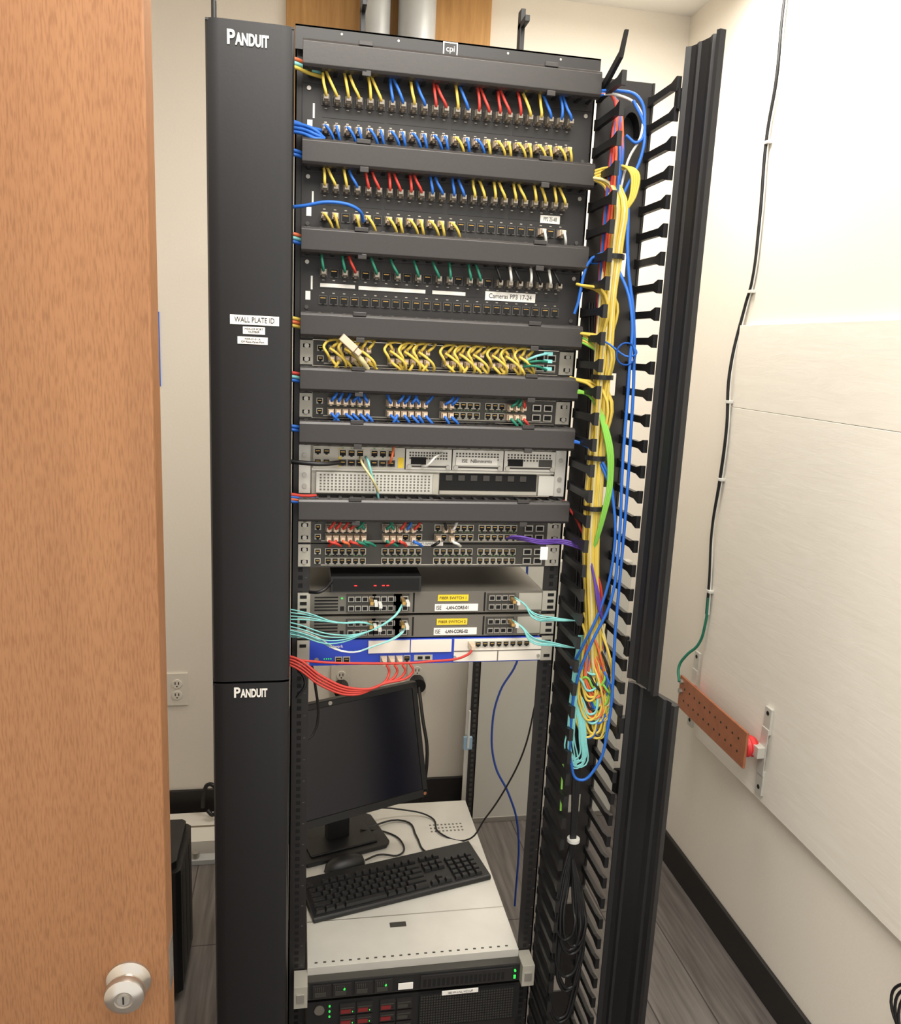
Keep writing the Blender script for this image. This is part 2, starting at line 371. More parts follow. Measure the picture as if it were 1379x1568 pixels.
# ------------------------------------------------------------------ network switches
GX=[.047,.148,.243,.325]; 
def switch(ztop,name,kface,cables=None,leds=True,gname=None,depth=.35,dzl=.024,wild=0):
    z0=ztop-U; b=MB()
    b.box(.022,.457,-.004,depth,z0+.001,ztop-.001,kface)
    b.box(.0,.024,-.003,0,z0+.002,ztop-.002,'silver_face'); b.box(.457,.483,-.003,0,z0+.002,ztop-.002,'silver_face')
    for x in (.011,.472):
        for z in (z0+.011,ztop-.011): b.box(x-.006,x+.006,-.0036,-.0028,z-.003,z+.003,'void_black'); b.cyl((x,-.006,z),.004,.003,'y','steel',n=14)
    ru,rl=ztop-.014,z0+.013
    b.box(.04,.45,-.0048,-.004,z0+.0045,z0+.006,'silver_face')
    jack(b,.034,ru,.011,.010,-.004,'silver_face'); jack(b,.034,rl,.011,.010,-.004,'silver_face')
    for gx in GX:
        for c in range(6):
            x=gx+.006+c*.0122
            jack(b,x,ru,.0118,.0118,-.004,'silver_face'); jack(b,x,rl,.0118,.0118,-.004,'silver_face')
            if leds:
                b.box(x-.0035,x-.0015,-.0052,-.004,z0+.0218,z0+.0230,'led_dim' if random.random()<.75 else 'void_black')
                b.box(x+.0015,x+.0035,-.0052,-.004,z0+.0218,z0+.0230,'led_dim' if random.random()<.5 else 'void_black')
    for i in range(2):
        for z in (ru,rl):
            b.box(.412+i*.021,.428+i*.021,-.008,-.004,z-.006,z+.006,'steel'); b.box(.414+i*.021,.426+i*.021,-.0085,-.0075,z-.004,z+.004,'void_black')
    if cables:
        for gi,(up,lo) in enumerate(cables):
            for row,zr,s in ((up,ru,1),(lo,rl,-1)):
                for c,ch in enumerate(row):
                    if ch=='.': continue
                    x=GX[gi]+.006+c*.0122; plug(b,x,zr,-.004,s,'clear_plug')
                    if s>0: dx=random.choice((.009,.012,.016,-.008)); dz=.022
                    else: dx=random.choice((.016,.021,.012,-.012)); dz=dzl
                    cord(gname,C[ch],x,zr,-.004,s,dx,dz,.0026)
                    if wild and c%2==0:
                        cable(gname,C[ch],[(x-.004,-.030,zr),(x+s*.008,-.038,zr-s*.008),(x+s*.018+.004,-.036,zr-s*.022),(x+.022,-.024,zr-s*.036)],.0024)
    return b.build(name)
sA=mt[3]-U; sB=mt[4]-U
oA=switch(sA,'network_switch','switch_dark',[('yyyyyy','yyycyy'),('yyyyyy','yyyyyy'),('yyyyyy','yyyyyy'),('yyyyyy','yyyyyy')],gname='switch_cord_set__1',wild=1)
oB=switch(sB,'network_switch','switch_dark',[('bbbbbb','bbbbbb'),('bbbbbb','bbbbbb'),('bb....','bb....'),('...ggr','...ggr')],gname='switch_cord_set__2')
b=MB(); b.box(-.016,.016,-.006,.006,-.007,.007,'clear_plug',taper=.001); b.box(.016,.026,-.004,.004,-.005,.005,'clear_plug')
b.build('cable_coupler',loc=(.078,-.056,sA-.004),rot=(0,math.radians(40),0),bevel=.001)
cable('switch_cord_set__1','c_cream',[(.085,-.045,sA-.014),(.10,-.05,sA-.03),(.112,-.035,sA-.045)],.0045)
for k in range(3): cable('switch_cord_set__1',G if k else T,[(.385,-.03,sA-.022-k*.004),(.40,-.045,sA-.012-k*.008),(.425,-.035,sA-.006-k*.014)],.0022)
b=MB()
for k in range(3): b.box(.418,.434,-.036,-.030,sA-.009-k*.013,sA-.003-k*.013,'c_teal')
b.build('fibre_connector_set')

sC=mt[6]-U; sD=sC-U
oC=switch(sC,'network_switch','switch_dark',[('rrrrgg','rrorgg'),('ggrbr.','grr.b.'),('.kw...','k.w...'),('......','......')],gname='switch_cord_set__3',dzl=.013)
oD=switch(sD,'network_switch','switch_dark',None)
lb=MB(); lb.box(.19,.26,-.0064,-.0055,sD-.003,sD+.004,'white_label'); lb.build('label_strip',oC); text('IDC- NET-SW03-04',.006,(.225,-.0068,sD+.0005),oC,'label_ink')
lb=MB(); lb.box(.432,.446,-.05,-.049,sD-.018,sD+.006,'white_label'); lb.build('hanging_cable_tag')
for k in range(3):
    cable('switch_cord_set__3',P,[(.375+k*.006,-.02,sC-.03),(.385+k*.006,-.045,sC-.02-k*.003),(.43,-.05,sC-.026-k*.003),(.475,-.04,sC-.028-k*.003),(.515,-.06,sC-.035-k*.004)],.0020)

# ------------------------------------------------------------------ router 2U
rz=mt[5]-U; r0=rz-2*U
b=MB(); b.box(.022,.457,0,.42,r0+.001,rz-.001,'silver_face')
for x0,x1 in ((0,.02),(.463,.483)):
    b.box(x0,x1,-.004,0,r0+.002,rz-.002,'light_steel')
    for z in (r0+.015,r0+U-.01,rz-.02): b.cyl(((x0+x1)/2,-.0065,z),.004,.003,'y','steel',n=12)
b.box(.022,.461,-.006,0,r0+U-.001,r0+U+.003,'light_steel')
b.box(.024,.184,-.008,0,r0+U+.003,rz-.003,'silver_face')
for x in (.032,.047): jack(b,x,rz-.012,.013,.011,-.008,'silver_face'); jack(b,x,rz-.030,.013,.011,-.008,'silver_face')
for x in (.075,.09,.105,.13,.145,.16): 
    jack(b,x,rz-.014,.0135,.013,-.008,'silver_face'); jack(b,x,rz-.031,.0135,.011,-.008,'jack_grey')
    b.box(x-.0015,x+.0015,-.009,-.008,rz-.006,rz-.0045,'led_dim')
b.box(.068,.072,-.0085,-.007,r0+U+.006,rz-.006,'yellow_label'); b.box(.172,.182,-.0085,-.007,r0+U+.006,rz-.02,'yellow_label')
for x0,x1 in ((.186,.268),(.270,.363),(.365,.461)):
    b.box(x0,x1,-.009,0,r0+U+.004,rz-.004,'light_steel')
    b.box(x0+.004,x1-.004,-.0096,-.0088,r0+U+.008,r0+U+.011,'switch_dark')
    for i in range(14):
        xx=x0+.006+i*(x1-x0-.012)/14
        for j in range(3): b.box(xx,xx+.003,-.0097,-.0088,rz-.012-j*.005,rz-.009-j*.005,'switch_dark')
    b.cyl((x0+.006,-.014,r0+U+.009),.004,.006,'y','steel',n=14); b.cyl((x1-.006,-.014,r0+U+.009),.004,.006,'y','steel',n=14)
    b.box(x0-.0016,x0-.0002,-.0085,-.006,r0+U+.004,rz-.004,'void_black')
b.box(.372,.40,-.0102,-.009,r0+U+.013,r0+U+.026,'void_black'); b.box(.43,.455,-.0102,-.009,r0+U+.013,r0+U+.026,'switch_dark')
b.box(.195,.222,-.0102,-.009,r0+U+.013,r0+U+.026,'void_black')
b.box(.03,.246,-.008,0,r0+.004,r0+U-.004,'light_steel')
for i in range(30):
    for j in range(6): b.box(.036+i*.0066,.0392+i*.0066,-.0086,-.0078,r0+.0085+j*.0052,r0+.0112+j*.0052,'switch_grey')
b.box(.236,.246,-.010,-.0075,r0+.004,r0+U-.004,'silver_face')
b.box(.249,.43,-.002,-.0005,r0+.006,r0+U-.003,'void_black'); b.box(.249,.43,-.007,-.001,r0+.004,r0+.010,'silver_face')
for i in range(7): b.box(.26+i*.023,.272+i*.023,-.0035,-.001,r0+U-.016,r0+U-.006,'switch_dark')
b.box(.432,.461,-.01,0,r0+.004,r0+U-.004,'light_steel')
oR=b.build('network_router')
lb=MB(); lb.box(.276,.352,-.0112,-.0100,r0+U+.014,r0+U+.028,'white_label'); lb.build('label_strip',oR); text('ISE  NBminimis',.009,(.314,-.0116,r0+U+.021),oR,'label_ink')
g='router_cords'
cable(g,T,[(.115,-.01,rz-.02),(.118,-.03,rz-.026),(.125,-.03,rz-.05),(.135,-.02,rz-.075),(.14,-.012,r0-.01)],.0022)
cable(g,'c_cream',[(.105,-.01,rz-.02),(.108,-.03,rz-.03),(.125,-.035,rz-.055),(.138,-.02,rz-.08)],.0022)
cable(g,W,[(.215,-.012,rz-.034),(.222,-.03,rz-.03),(.235,-.03,rz-.015),(.25,-.015,rz-.01)],.0022)
cable(g,K,[(-.03,-.02,rz-.028),(.01,-.03,rz-.03),(.04,-.03,rz-.031),(.07,-.015,rz-.03)],.004)
cable(g,'c_orange',[(.155,-.012,rz-.03),(.158,-.03,rz-.02),(.162,-.025,rz+.003)],.0022)

# ------------------------------------------------------------------ small appliance on switch top
zA=sD-U
z1=zA-U
b=MB(); b.box(.058,.222,-.012,.15,z1+.001,z1+.030,'black_plastic'); b.box(.062,.218,-.013,-.011,z1+.004,z1+.026,'void_black')
for x in (.10,.135,.15,.158): b.box(x,x+.005,-.0136,-.0128,z1+.012,z1+.014,'led_red')
b.build('small_network_appliance',bevel=.002)

def fibre_switch(ztop,name2):
    z0=ztop-U; b=MB()
    b.box(.022,.457,-.004,.45,z0+.0015,ztop-.0015,'switch_grey')
    b.box(0,.022,-.004,0,z0+.003,ztop-.003,'silver_face'); b.box(.457,.483,-.004,0,z0+.003,ztop-.003,'silver_face')
    for x in (.01,.473):
        for z in (z0+.01,z0+.022,ztop-.010): b.box(x-.006,x+.006,-.0046,-.0035,z-.003,z+.003,'void_black')
    for i in range(5):
        b.box(.03,.072,-.0048,-.004,z0+.008+i*.006,z0+.0105+i*.006,'void_black')
    b.cyl((.079,-.005,ztop-.013),.0018,.002,'y','led_green',n=10); b.box(.076,.083,-.005,-.004,z0+.008,z0+.016,'void_black')
    for x0,n in ((.090,4),(.137,4),(.176,2),(.352,4)):
        b.box(x0-.003,x0+n*.0125+.001,-.0055,-.004,z0+.006,ztop-.006,'switch_dark')
        for i in range(n):
            for z in (z0+.013,ztop-.014):
                b.box(x0+i*.0125,x0+.011+i*.0125,-.009,-.005,z-.005,z+.005,'steel'); b.box(x0+.0015+i*.0125,x0+.0095+i*.0125,-.0095,-.0088,z-.0035,z+.0035,'void_black')
    b.box(.209,.212,-.005,-.004,z0+.004,ztop-.004,'void_black'); b.box(.343,.346,-.005,-.004,z0+.004,ztop-.004,'void_black')
    b.box(.41,.455,-.006,-.004,z0+.006,ztop-.006,'silver_face')
    o=b.build('fibre_network_switch')
    lb=MB(); lb.box(.255,.313,-.0055,-.0045,ztop-.020,ztop-.008,'yellow_label'); lb.box(.250,.332,-.0058,-.0045,z0+.005,z0+.0185,'white_label'); lb.build('label_strip',o)
    text('FIBER SWITCH '+name2[-1],.0072,(.284,-.0058,ztop-.014),o,'label_ink'); text('ISE',.0110,(.252,-.0062,z0+.0115),o,'label_ink',align='LEFT',sx=.8); text('-LAN-CORE-'+name2,.0088,(.271,-.0062,z0+.0115),o,'label_ink',align='LEFT',sx=.76,bold=.0002)
    return o
fibre_switch(z1,'01'); z2=z1-U; fibre_switch(z2-.002,'02')
z3=z2-U-.004; z3b=z3-.049
b=MB(); b.box(.022,.457,-.004,.35,z3b,z3,'blue_face')
for x0,x1 in ((0,.022),(.461,.483)): b.box(x0,x1,-.004,0,z3b,z3,'silver_face')
for x in (.01,.473):
    for z in (z3b+.01,z3-.010): b.box(x-.006,x+.006,-.0046,-.0035,z-.003,z+.003,'void_black')
b.box(.129,.206,-.007,-.004,z3b+.023,z3-.002,'white_plastic'); b.box(.208,.285,-.007,-.004,z3b+.023,z3-.002,'white_plastic')
b.box(.290,.460,-.007,-.004,z3b+.003,z3-.002,'white_plastic'); b.box(.290,.460,-.0078,-.0068,z3b+.023,z3b+.0245,'switch_grey')
b.box(.374,.376,-.0078,-.0068,z3b+.003,z3b+.023,'switch_grey')
for i in range(9): jack(b,.322+i*.0135,z3-.0115,.012,.011,-.007,'silver_face')
for i in range(2): jack(b,.075+i*.0145,z3b+.011,.013,.012,-.004,'silver_face')
for i in range(4): jack(b,.158+i*.0145,z3b+.011,.013,.012,-.004,'silver_face')
for x in (.222,.236): b.box(x,x+.009,-.006,-.004,z3b+.009,z3b+.014,'void_black')
b.box(.215,.25,-.0046,-.004,z3b+.006,z3b+.017,'silver_face')
b.cyl((.035,-.006,z3b+.012),.004,.002,'y','steel',n=12)
for x in (.292,.455): b.cyl((x,-.01,z3b+.012),.003,.003,'y','steel',n=12)
for i in range(4): b.box(.048+i*.004,.05+i*.004,-.005,-.004,z3b+.012,z3b+.014,'led_green')
oF=b.build('firewall_appliance')
text('network',.008,(.07,-.0046,z3-.012),oF,sx=.9)
# ------------------------------------------------------------------ fibre and red cords
g='fibre_patch_cords'
for k in range(4):
    zz=z1-.018-k*.0015
    cable(g,T,[(-.04,-.02,z2-.001-k*.008),(.0,-.03,z2-.008-k*.007),(.06,-.045,z2-.022-k*.006),(.12,-.045,z2-.020),(.17,-.04,z1-.038),(.19,-.02,zz)],.0013,.002)
    cable(g,T if k%2 else W,[(-.04,-.02,z2-.016-k*.006),(.02,-.03,z2-.026-k*.003),(.09,-.045,z3-.008),(.14,-.045,z3+.004),(.185,-.03,z2-.028),(.195,-.015,z2-.018)],.0013,.002)
    cable(g,T,[(-.04,-.02,z1-.022-k*.008),(.02,-.03,z1-.032-k*.004),(.07,-.035,z2-.004),(.12,-.035,z2-.005),(.135,-.02,z2-.016)],.0012,.002)
    cable(g,T,[(.40,-.012,z1-.012-k*.003),(.412,-.03,z1-.018),(.43,-.04,z1-.034-k*.003),(.47,-.045,z1-.042-k*.002),(.51,-.05,z1-.046)],.0013,.002)
    cable(g,T,[(.40,-.012,z2-.012-k*.003),(.412,-.03,z2-.02),(.43,-.04,z2-.036-k*.003),(.47,-.045,z2-.046-k*.002),(.51,-.05,z2-.055)],.0013,.002)
b=MB()
for zz in (z1,z2):
    for x,n in ((.128,3),(.186,2),(.392,2)):
        for i in range(n): b.box(x+i*.008,x+.006+i*.008,-.032,-.009,zz-.018-i*.003,zz-.012-i*.003,'c_white' if i else 'gold')
b.build('fibre_connector_set')
g='red_patch_cords'
for k in range(4):
    cable(g,R_,[(-.04,-.03,z3-.015-k*.003),(.0,-.04,z3-.020-k*.006),(.045,-.055,z3b-.0-k*.006),(.10,-.06,z3b-.022-k*.004),(.15,-.055,z3b-.018),(.165+k*.0145,-.04,z3b-.002),(.16+k*.0145,-.022,z3b+.010)],.0024)
cable(g,R_,[(-.04,-.03,z3-.018),(.02,-.04,z3-.025),(.12,-.045,z3-.03),(.24,-.045,z3-.029),(.31,-.035,z3-.022),(.325,-.02,z3-.012)],.0024)
b=MB()
for i in range(3): plug(b,.158+i*.0145,z3b+.011,-.004,-1)
plug(b,.322,z3-.0115,-.007,-1); b.build('modular_plug_set')

g='side_entry_cords'
def stub(z,cols,dz=.006):
    for i,c in enumerate(cols):
        cable(g,C[c],[(-.05,-.03,z-i*dz),(-.015,-.03,z-i*dz+.002),(.008,-.022,z-i*dz-.002),(.03,-.012,z-i*dz-.003)],.003)
stub(mt[0]-.022,'oty'); stub(mt[1]+.02,'bbb'); stub(mt[1]-.022,'bb'); stub(mt[2]-.015,'otb'); stub(mt[3]-.014,'yoy'); stub(mt[4]-.014,'rtb'); stub(mt[5]-.014,'bb'); stub(mt[6]+.002,'rbob',.004)
for k in range(3): cable(g,B_,[(-.05,-.03,mt[1]+.018-k*.006),(.0,-.035,mt[1]+.017-k*.006),(.02,-.04,mt[1]+.010-k*.006),(.035,-.035,mt[1]+.0)],.0028)
cable(g,B_,[(-.05,-.03,mt[2]+.022),(.0,-.045,mt[2]+.028),(.05,-.055,mt[2]+.036),(.09,-.05,mt[2]+.028),(.10,-.03,mt[2]+.014)],.0028)
cable(g,K,[(.02,-.02,z1+.004),(.04,-.03,z1+.008),(.06,-.01,z1+.02)],.003)
cable(g,K,[(-.005,-.02,z3b+.01),(.015,-.03,z3b-.02),(.0,-.03,z3b-.05)],.003)

# ------------------------------------------------------------------ left vertical cable manager with closed covers
e=empty('vertical_cable_manager')
def cover(z0,z1):
    b=MB(); x0,x1=-.1376,-.0121; yf=-.12
    pts=[(x0,-.085),(x0,yf+.010),(x0+.003,yf+.004),(x0+.010,yf+.001),(x0+.02,yf),(x1-.02,yf),(x1-.010,yf+.001),(x1-.003,yf+.004),(x1,yf+.010),(x1,-.085),(x1-.003,-.085),(x1-.003,yf+.010),(x1-.02,yf+.004),(x0+.02,yf+.004),(x0+.003,yf+.010),(x0+.003,-.085)]
    b.prism(pts,z0,z1,'cover_dark'); b.box(x0+.001,x1-.001,yf+.003,-.086,z0,z0+.003,'cover_dark'); b.box(x0+.001,x1-.001,yf+.003,-.086,z1-.003,z1,'cover_dark')
    return b
cover(1.072,2.0749).build('upper_cover',e,smooth=True); cover(.03,1.068).build('lower_cover',e,smooth=True)
b=MB(); b.box(-.128,-.013,-.006,.0,.0,2.06,'black_metal'); b.box(-.13,-.127,-.084,0,.0,2.06,'black_metal')
b.cyl((-.128,-.08,2.06),.004,.05,'z','black_plastic',n=12)
z=.06
while z<2.05: b.box(-.020,-.016,-.084,0,z,z+.012,'black_plastic'); z+=U
b.box(-.135,-.015,-.1,.05,0,.03,'black_metal')
b.build('manager_body',e)
text('P',.027,(-.1015,-.1215,2.0505),e,sx=.85,name='logo',bold=.0007); text('ANDUIT',.0215,(-.0945,-.1215,2.049),e,align='LEFT',sx=.57,name='logo',bold=.0008)
text('P',.025,(-.098,-.1215,1.052),e,sx=.85,name='logo',bold=.0007); text('ANDUIT',.020,(-.0915,-.1215,1.0505),e,align='LEFT',sx=.57,name='logo',bold=.0008)
b=MB(); b.box(-.105,-.032,-.1212,-.1203,1.652,1.666,'white_label'); b.box(-.086,-.053,-.1212,-.1203,1.638,1.649,'white_label'); b.box(-.094,-.049,-.1212,-.1203,1.623,1.634,'white_label')
b.build('wall_plate_labels',e)
text('WALL PLATE ID',.0115,(-.0685,-.1216,1.659),e,'label_ink',sx=.74)
text('MDF-IDF PORT\nNUMBER',.0042,(-.0695,-.1216,1.6435),e,'label_ink'); text('MDF-01-01-A\nIDF-Rack-Panel-Port',.0042,(-.0715,-.1216,1.6285),e,'label_ink')

# ------------------------------------------------------------------ right vertical cable manager with open doors
e=empty('vertical_cable_manager')
b=MB(); XA,XB=.492,.588
b.box(XA,XB,-.004,0,1.98,2.09,'black_metal')
b.box(XA,XA+.02,-.004,0,0,1.98,'black_metal'); b.box(XB-.02,XB,-.004,0,0,1.98,'black_metal')
zz=1.98; 
while zz>.22:
    b.box(XA+.02,XB-.02,-.004,0,zz-.17,zz,'black_metal')
    b.box(XA+.02,XA+.05,-.004,0,zz-.21,zz-.17,'black_metal')
    zz-=.21
b.box(XA+.02,XB-.02,-.004,0,0,zz,'black_metal')
arch=[(.545+.026*math.cos(a),2.0+.045*math.sin(a)) for a in [math.pi*k/10 for k in range(11)]]
inn=[(.545+.016*math.cos(a),2.0+.034*math.sin(a)) for a in [math.pi*k/10 for k in range(10,-1,-1)]]
for i in range(10): b.prism([arch[i],arch[i+1],inn[9-i],inn[10-i]],-.03,-.004,'black_plastic',axis='y')
b.prism([(-.02,2.07),(-.10,2.10),(-.115,2.125),(-.12,2.125),(-.105,2.09),(-.02,2.055)],XA-.004,XA+.002,'black_plastic',axis='x')
z=.05
while z<2.085:
    for x in (XA,XB-.004):
        b.prism([(0,z),(0,z+.018),(-.02,z+.014),(-.095,z+.014),(-.112,z+.019),(-.116,z+.019),(-.116,z-.003),(-.112,z-.003),(-.095,z+.002),(-.02,z+.002)],x-.002,x+.006,'black_plastic',axis='x')
    z+=U
b.box(XB+.0,XB+.004,-.006,0.0,0,2.09,'black_plastic')
b.box(XA-.0,XB+.01,-.1,.05,0,.02,'black_metal')
b.build('manager_body',e)
def door_panel(z0,z1,H,N,nm):
    H=Vector(H); N=Vector(N); d=(N-H).normalized(); n=Vector((d.y,-d.x))
    if n.x>0: n=-n
    w=(N-H).length
    prof=[(0,0),(0,.010),(.004,.012),(.010,.006),(.02,.004),(.03,.007),(.034,.004),(w*.6,.003),(w*.75,.007),(w*.78,.003),(w-.014,.003),(w-.006,.012),(w,.010),(w,0),(w-.01,-.004),(w*.5,-.006),(.01,-.004)]
    pts=[tuple(H+d*a+n*c) for a,c in prof]
    b=MB(); b.prism([(p[0],p[1]) for p in pts],z0,z1,'cover_dark'); b.build(nm,e)
door_panel(1.062,2.108,(.598,-.122),(.611,-.208),'upper_door'); door_panel(.03,1.052,(.602,-.118),(.641,-.228),'lower_door')
b=MB()
for z in (.1,.95,1.1,2.02): b.box(.584,.606,-.122,-.108,z,z+.03,'black_plastic')
b.build('hinge_blocks',e)

# ------------------------------------------------------------------ vertical cable bundle
g='vertical_cable_bundle'
main=[(.508,1.90),(.516,1.80),(.514,1.73),(.513,1.65),(.514,1.57),(.515,1.46),(.517,1.34),(.522,1.26),(.532,1.17),(.542,1.08)]
for i in range(40):
    a=random.uniform(0,2*math.pi); rr=.014*math.sqrt(random.random()); ox,oy=rr*math.cos(a),rr*math.sin(a)
    n0=0 if i<14 else random.choice((0,2,3,4))
    pts=[(.470,-.03,main[n0][1]+.02)] if n0 else [(.475,-.03,mt[1]-.02)]
    pts+=[(x+ox+random.uniform(-.002,.002),-.072+oy,z) for x,z in main[n0:]]
    zb=random.uniform(.96,1.03)
    pts+=[(.557+ox,-.07+oy,zb+.03),(.552+ox,-.08,zb-.03),(.535+ox,-.08,zb-.02),(.52,-.07,zb+.06)]
    cable(g,random.choice((Y,Y,Y,Y,'c_cream')),pts,.0026)
for c,n in ((B_,4),(R_,3),(O,4)):
    for i in range(n):
        ox,oy=random.uniform(-.010,.010),random.uniform(-.008,.008)
        cable(g,c,[(.474,-.03,mt[0]-.02-.003*i),(.50,-.05,mt[0]-.03),(.509+ox,-.07,1.98),(.508+ox,-.075+oy,1.90),(.512+ox,-.06+oy,1.78),(.522+ox,-.055+oy,1.55),(.527+ox,-.055,1.35),(.533+ox,-.065,1.2),(.545+ox*2,-.075,1.08),(.553+ox*2,-.075,1.0),(.54,-.07,.98),(.53,-.06,1.05)],.0027)
for i in range(14):
    ox,oy=random.uniform(-.012,.012),random.uniform(-.010,.010)
    cable(g,K,[(.510+ox,-.03+oy,1.72),(.522+ox,-.035,1.5),(.522+ox*1.2,-.035,1.3),(.528+ox,-.04+oy,1.1),(.530+ox,-.06,.95),(.532+ox*.6,-.065,.82),(.535+ox*.4,-.065,.70),(.535+ox*.5,-.06,.60)],.0032)
for i in range(4):
    cable(g,'c_lime',[(.470,-.03,mt[4]-.02-.003*i),(.497,-.06,mt[4]-.03),(.517+i*.003,-.095,1.50),(.530+i*.0025,-.10,1.42),(.525+i*.002,-.095,1.35),(.516,-.075,1.26)],.0022)
    cable(g,'c_lime' if i%2 else Y,[(.475,-.03,mt[3]-.014-.004*i),(.49,-.05,mt[3]-.02-.004*i),(.508,-.07,mt[3]-.05),(.512,-.075,mt[3]-.12)],.0026)
for i in range(4):
    cable(g,Y,[(.470,-.03,mt[1]-.018-i*.005),(.50,-.06,mt[1]-.01-i*.004),(.525+i*.004,-.085,mt[1]-.015),(.532+i*.003,-.09,mt[1]-.05),(.522,-.085,mt[1]-.09),(.512,-.08,mt[1]-.15)],.0024)
cable(g,B_,[(.478,-.03,2.06),(.505,-.06,2.055),(.535,-.075,2.045),(.548,-.08,2.01),(.540,-.08,1.975),(.52,-.075,1.985)],.0026)
cable(g,W,[(.478,-.03,2.055),(.51,-.06,2.048),(.54,-.07,2.03),(.545,-.08,1.99),(.53,-.07,1.95),(.52,-.07,1.9)],.0022)
cable(g,B_,[(.53,-.07,2.04),(.548,-.08,2.0),(.545,-.085,1.95),(.525,-.08,1.90),(.51,-.07,1.85)],.0026)
cable(g,B_,[(.470,-.03,mt[3]+.02),(.50,-.06,1.80),(.53,-.085,1.76),(.545,-.105,1.70),(.547,-.11,1.62),(.55,-.11,1.45),(.556,-.11,1.30),(.55,-.11,1.20),(.525,-.10,1.12),(.508,-.09,1.05),(.502,-.09,.93),(.508,-.09,.88),(.525,-.095,.845),(.553,-.10,.87),(.568,-.105,.95),(.566,-.105,1.15),(.565,-.105,1.40),(.562,-.105,1.5),(.558,-.105,1.6),(.55,-.1,1.70),(.535,-.095,1.78),(.53,-.085,1.88)],.0028)
cable(g,B_,[(.482,-.03,mt[2]-U*.6),(.51,-.06,1.79),(.53,-.08,1.83),(.525,-.08,1.86)],.0028)
for i in range(2): cable(g,B_,[(.47,-.03,mt[5]-.02-.005*i),(.50,-.06,mt[5]-.03),(.525,-.09,mt[5]-.06-.01*i),(.545,-.10,1.37),(.552,-.10,1.28),(.54,-.095,1.19),(.515,-.085,1.11),(.50,-.07,1.06)],.0026)
pts=[(.538+.017*math.cos(a),-.112,1.635+.018*math.sin(a)) for a in [i*math.pi/4 for i in range(18)]]
cable(g,B_,[(.505,-.09,1.655)]+pts,.0016)
for i in range(36):
    c=random.choice((O,T,Y,Y,B_,'c_lime',O,K,'c_cream',Y))
    x0=.528+random.uniform(0,.035); zt_=random.uniform(1.05,1.17); zb=random.uniform(.925,1.03); wd=random.uniform(.010,.022)
    cable(g,c,[(x0-wd,-.07,zt_),(x0+wd*.3,-.085+random.uniform(-.015,.01),(zt_*.6+zb*.4)),(x0+wd,-.09,zb+.03),(x0+wd*.3,-.09,zb),(x0-wd*.7,-.085,zb+.02),(x0-wd,-.08,(zt_+zb)/2),(x0-wd*.3,-.07,zt_-.01)],.0023)
for i in range(9):
    x0=.507+random.uniform(-.006,.010)
    cable(g,T,[(x0+.01,-.06,1.12),(x0-.004,-.08,1.02),(x0-.008,-.09,.95),(x0+random.uniform(-.01,.004),-.09,.90),(x0+.012,-.09,.875+random.uniform(-.01,.02)),(x0+.016,-.09,.93),(x0+.004,-.08,1.0)],.0015)
for i in range(3): cable(g,P,[(.513,-.06,1.30),(.52,-.09,1.25),(.535,-.095,1.20-.01*i),(.545,-.09,1.16)],.0022)
for i in range(3): cable(g,R_,[(.475,-.03,mt[6]+.0),(.50,-.05,1.33),(.522,-.07,1.27),(.535+.005*i,-.08,1.2),(.54,-.08,1.12)],.0024)
g='power_cable_loops'
for i in range(9):
    wd=.020+.005*random.random(); x0=.532+random.uniform(-.010,.012); zb=random.uniform(.30,.50)
    cable(g,K,[(.535,-.06,.70),(x0-wd*.6,-.07,.60),(x0-wd,-.085,(.6+zb)/2),(x0-wd*.5,-.09,zb+.01),(x0+.004,-.09,zb),(x0+wd,-.09,zb+.04),(x0+wd,-.08,.55),(.536,-.065,.66)],.0034)
cable(g,'c_lime',[(.503,-.06,.86),(.497,-.08,.82),(.495,-.09,.78)],.002)
b=MB(); b.cyl((.535,-.065,.697),.0125,.006,'z','c_white',n=20); b.build('cable_tie_wrap')
b=MB()
for x,z in ((.516,1.79),(.514,1.59),(.517,1.36),(.515,1.45)): b.cyl((x,-.072,z),.0195,.008,'z','c_black',n=20)
b.build('hook_and_loop_strap')

# ------------------------------------------------------------------ servers
zs=.402
b=MB()
b.box(.026,.457,-.010,.56,zs-U+.001,zs+.016,'light_steel')
b.box(.026,.457,.12,.123,zs+.0155,zs+.0165,'steel')
for i in range(9):
    for j in range(3): b.box(.34+i*.010,.345+i*.010,.42+j*.014,.426+j*.014,zs+.0158,zs+.0163,'switch_grey')
b.box(.20,.235,.085,.10,zs+.0158,zs+.0165,'switch_dark')
for i in range(24): b.box(.04+i*.017,.046+i*.017,.0,.004,zs+.0158,zs+.0163,'switch_dark')
b.box(.024,.460,-.028,-.010,zs-U+.002,zs-.001,'switch_dark')
b.box(.03,.455,-.0295,-.027,zs-U+.005,zs-.004,'black_plastic')
for x0,n in ((.036,2),(.118,2)):
    for i in range(n):
        xx=x0+i*.04; b.box(xx,xx+.036,-.032,-.029,zs-.038,zs-.008,'panel_black'); b.box(xx+.004,xx+.026,-.033,-.031,zs-.034,zs-.024,'switch_dark')
        if i%2: b.cyl((xx+.022,-.034,zs-.020),.0022,.003,'y','led_green',n=12)
        for q in range(5): b.box(xx+.004+q*.004,xx+.006+q*.004,-.0335,-.0315,zs-.021,zs-.012,'switch_dark')
b.box(.205,.235,-.033,-.031,zs-.034,zs-.020,'white_label')
b.box(.25,.44,-.032,-.029,zs-.038,zs-.008,'panel_black')
for i in range(18): b.box(.256+i*.0095,.262+i*.0095,-.0325,-.0315,zs-.034,zs-.016,'void_black')
b.cyl((.446,-.033,zs-.016),.0025,.003,'y','led_green',n=12); b.box(.443,.448,-.033,-.031,zs-.034,zs-.026,'led_green')
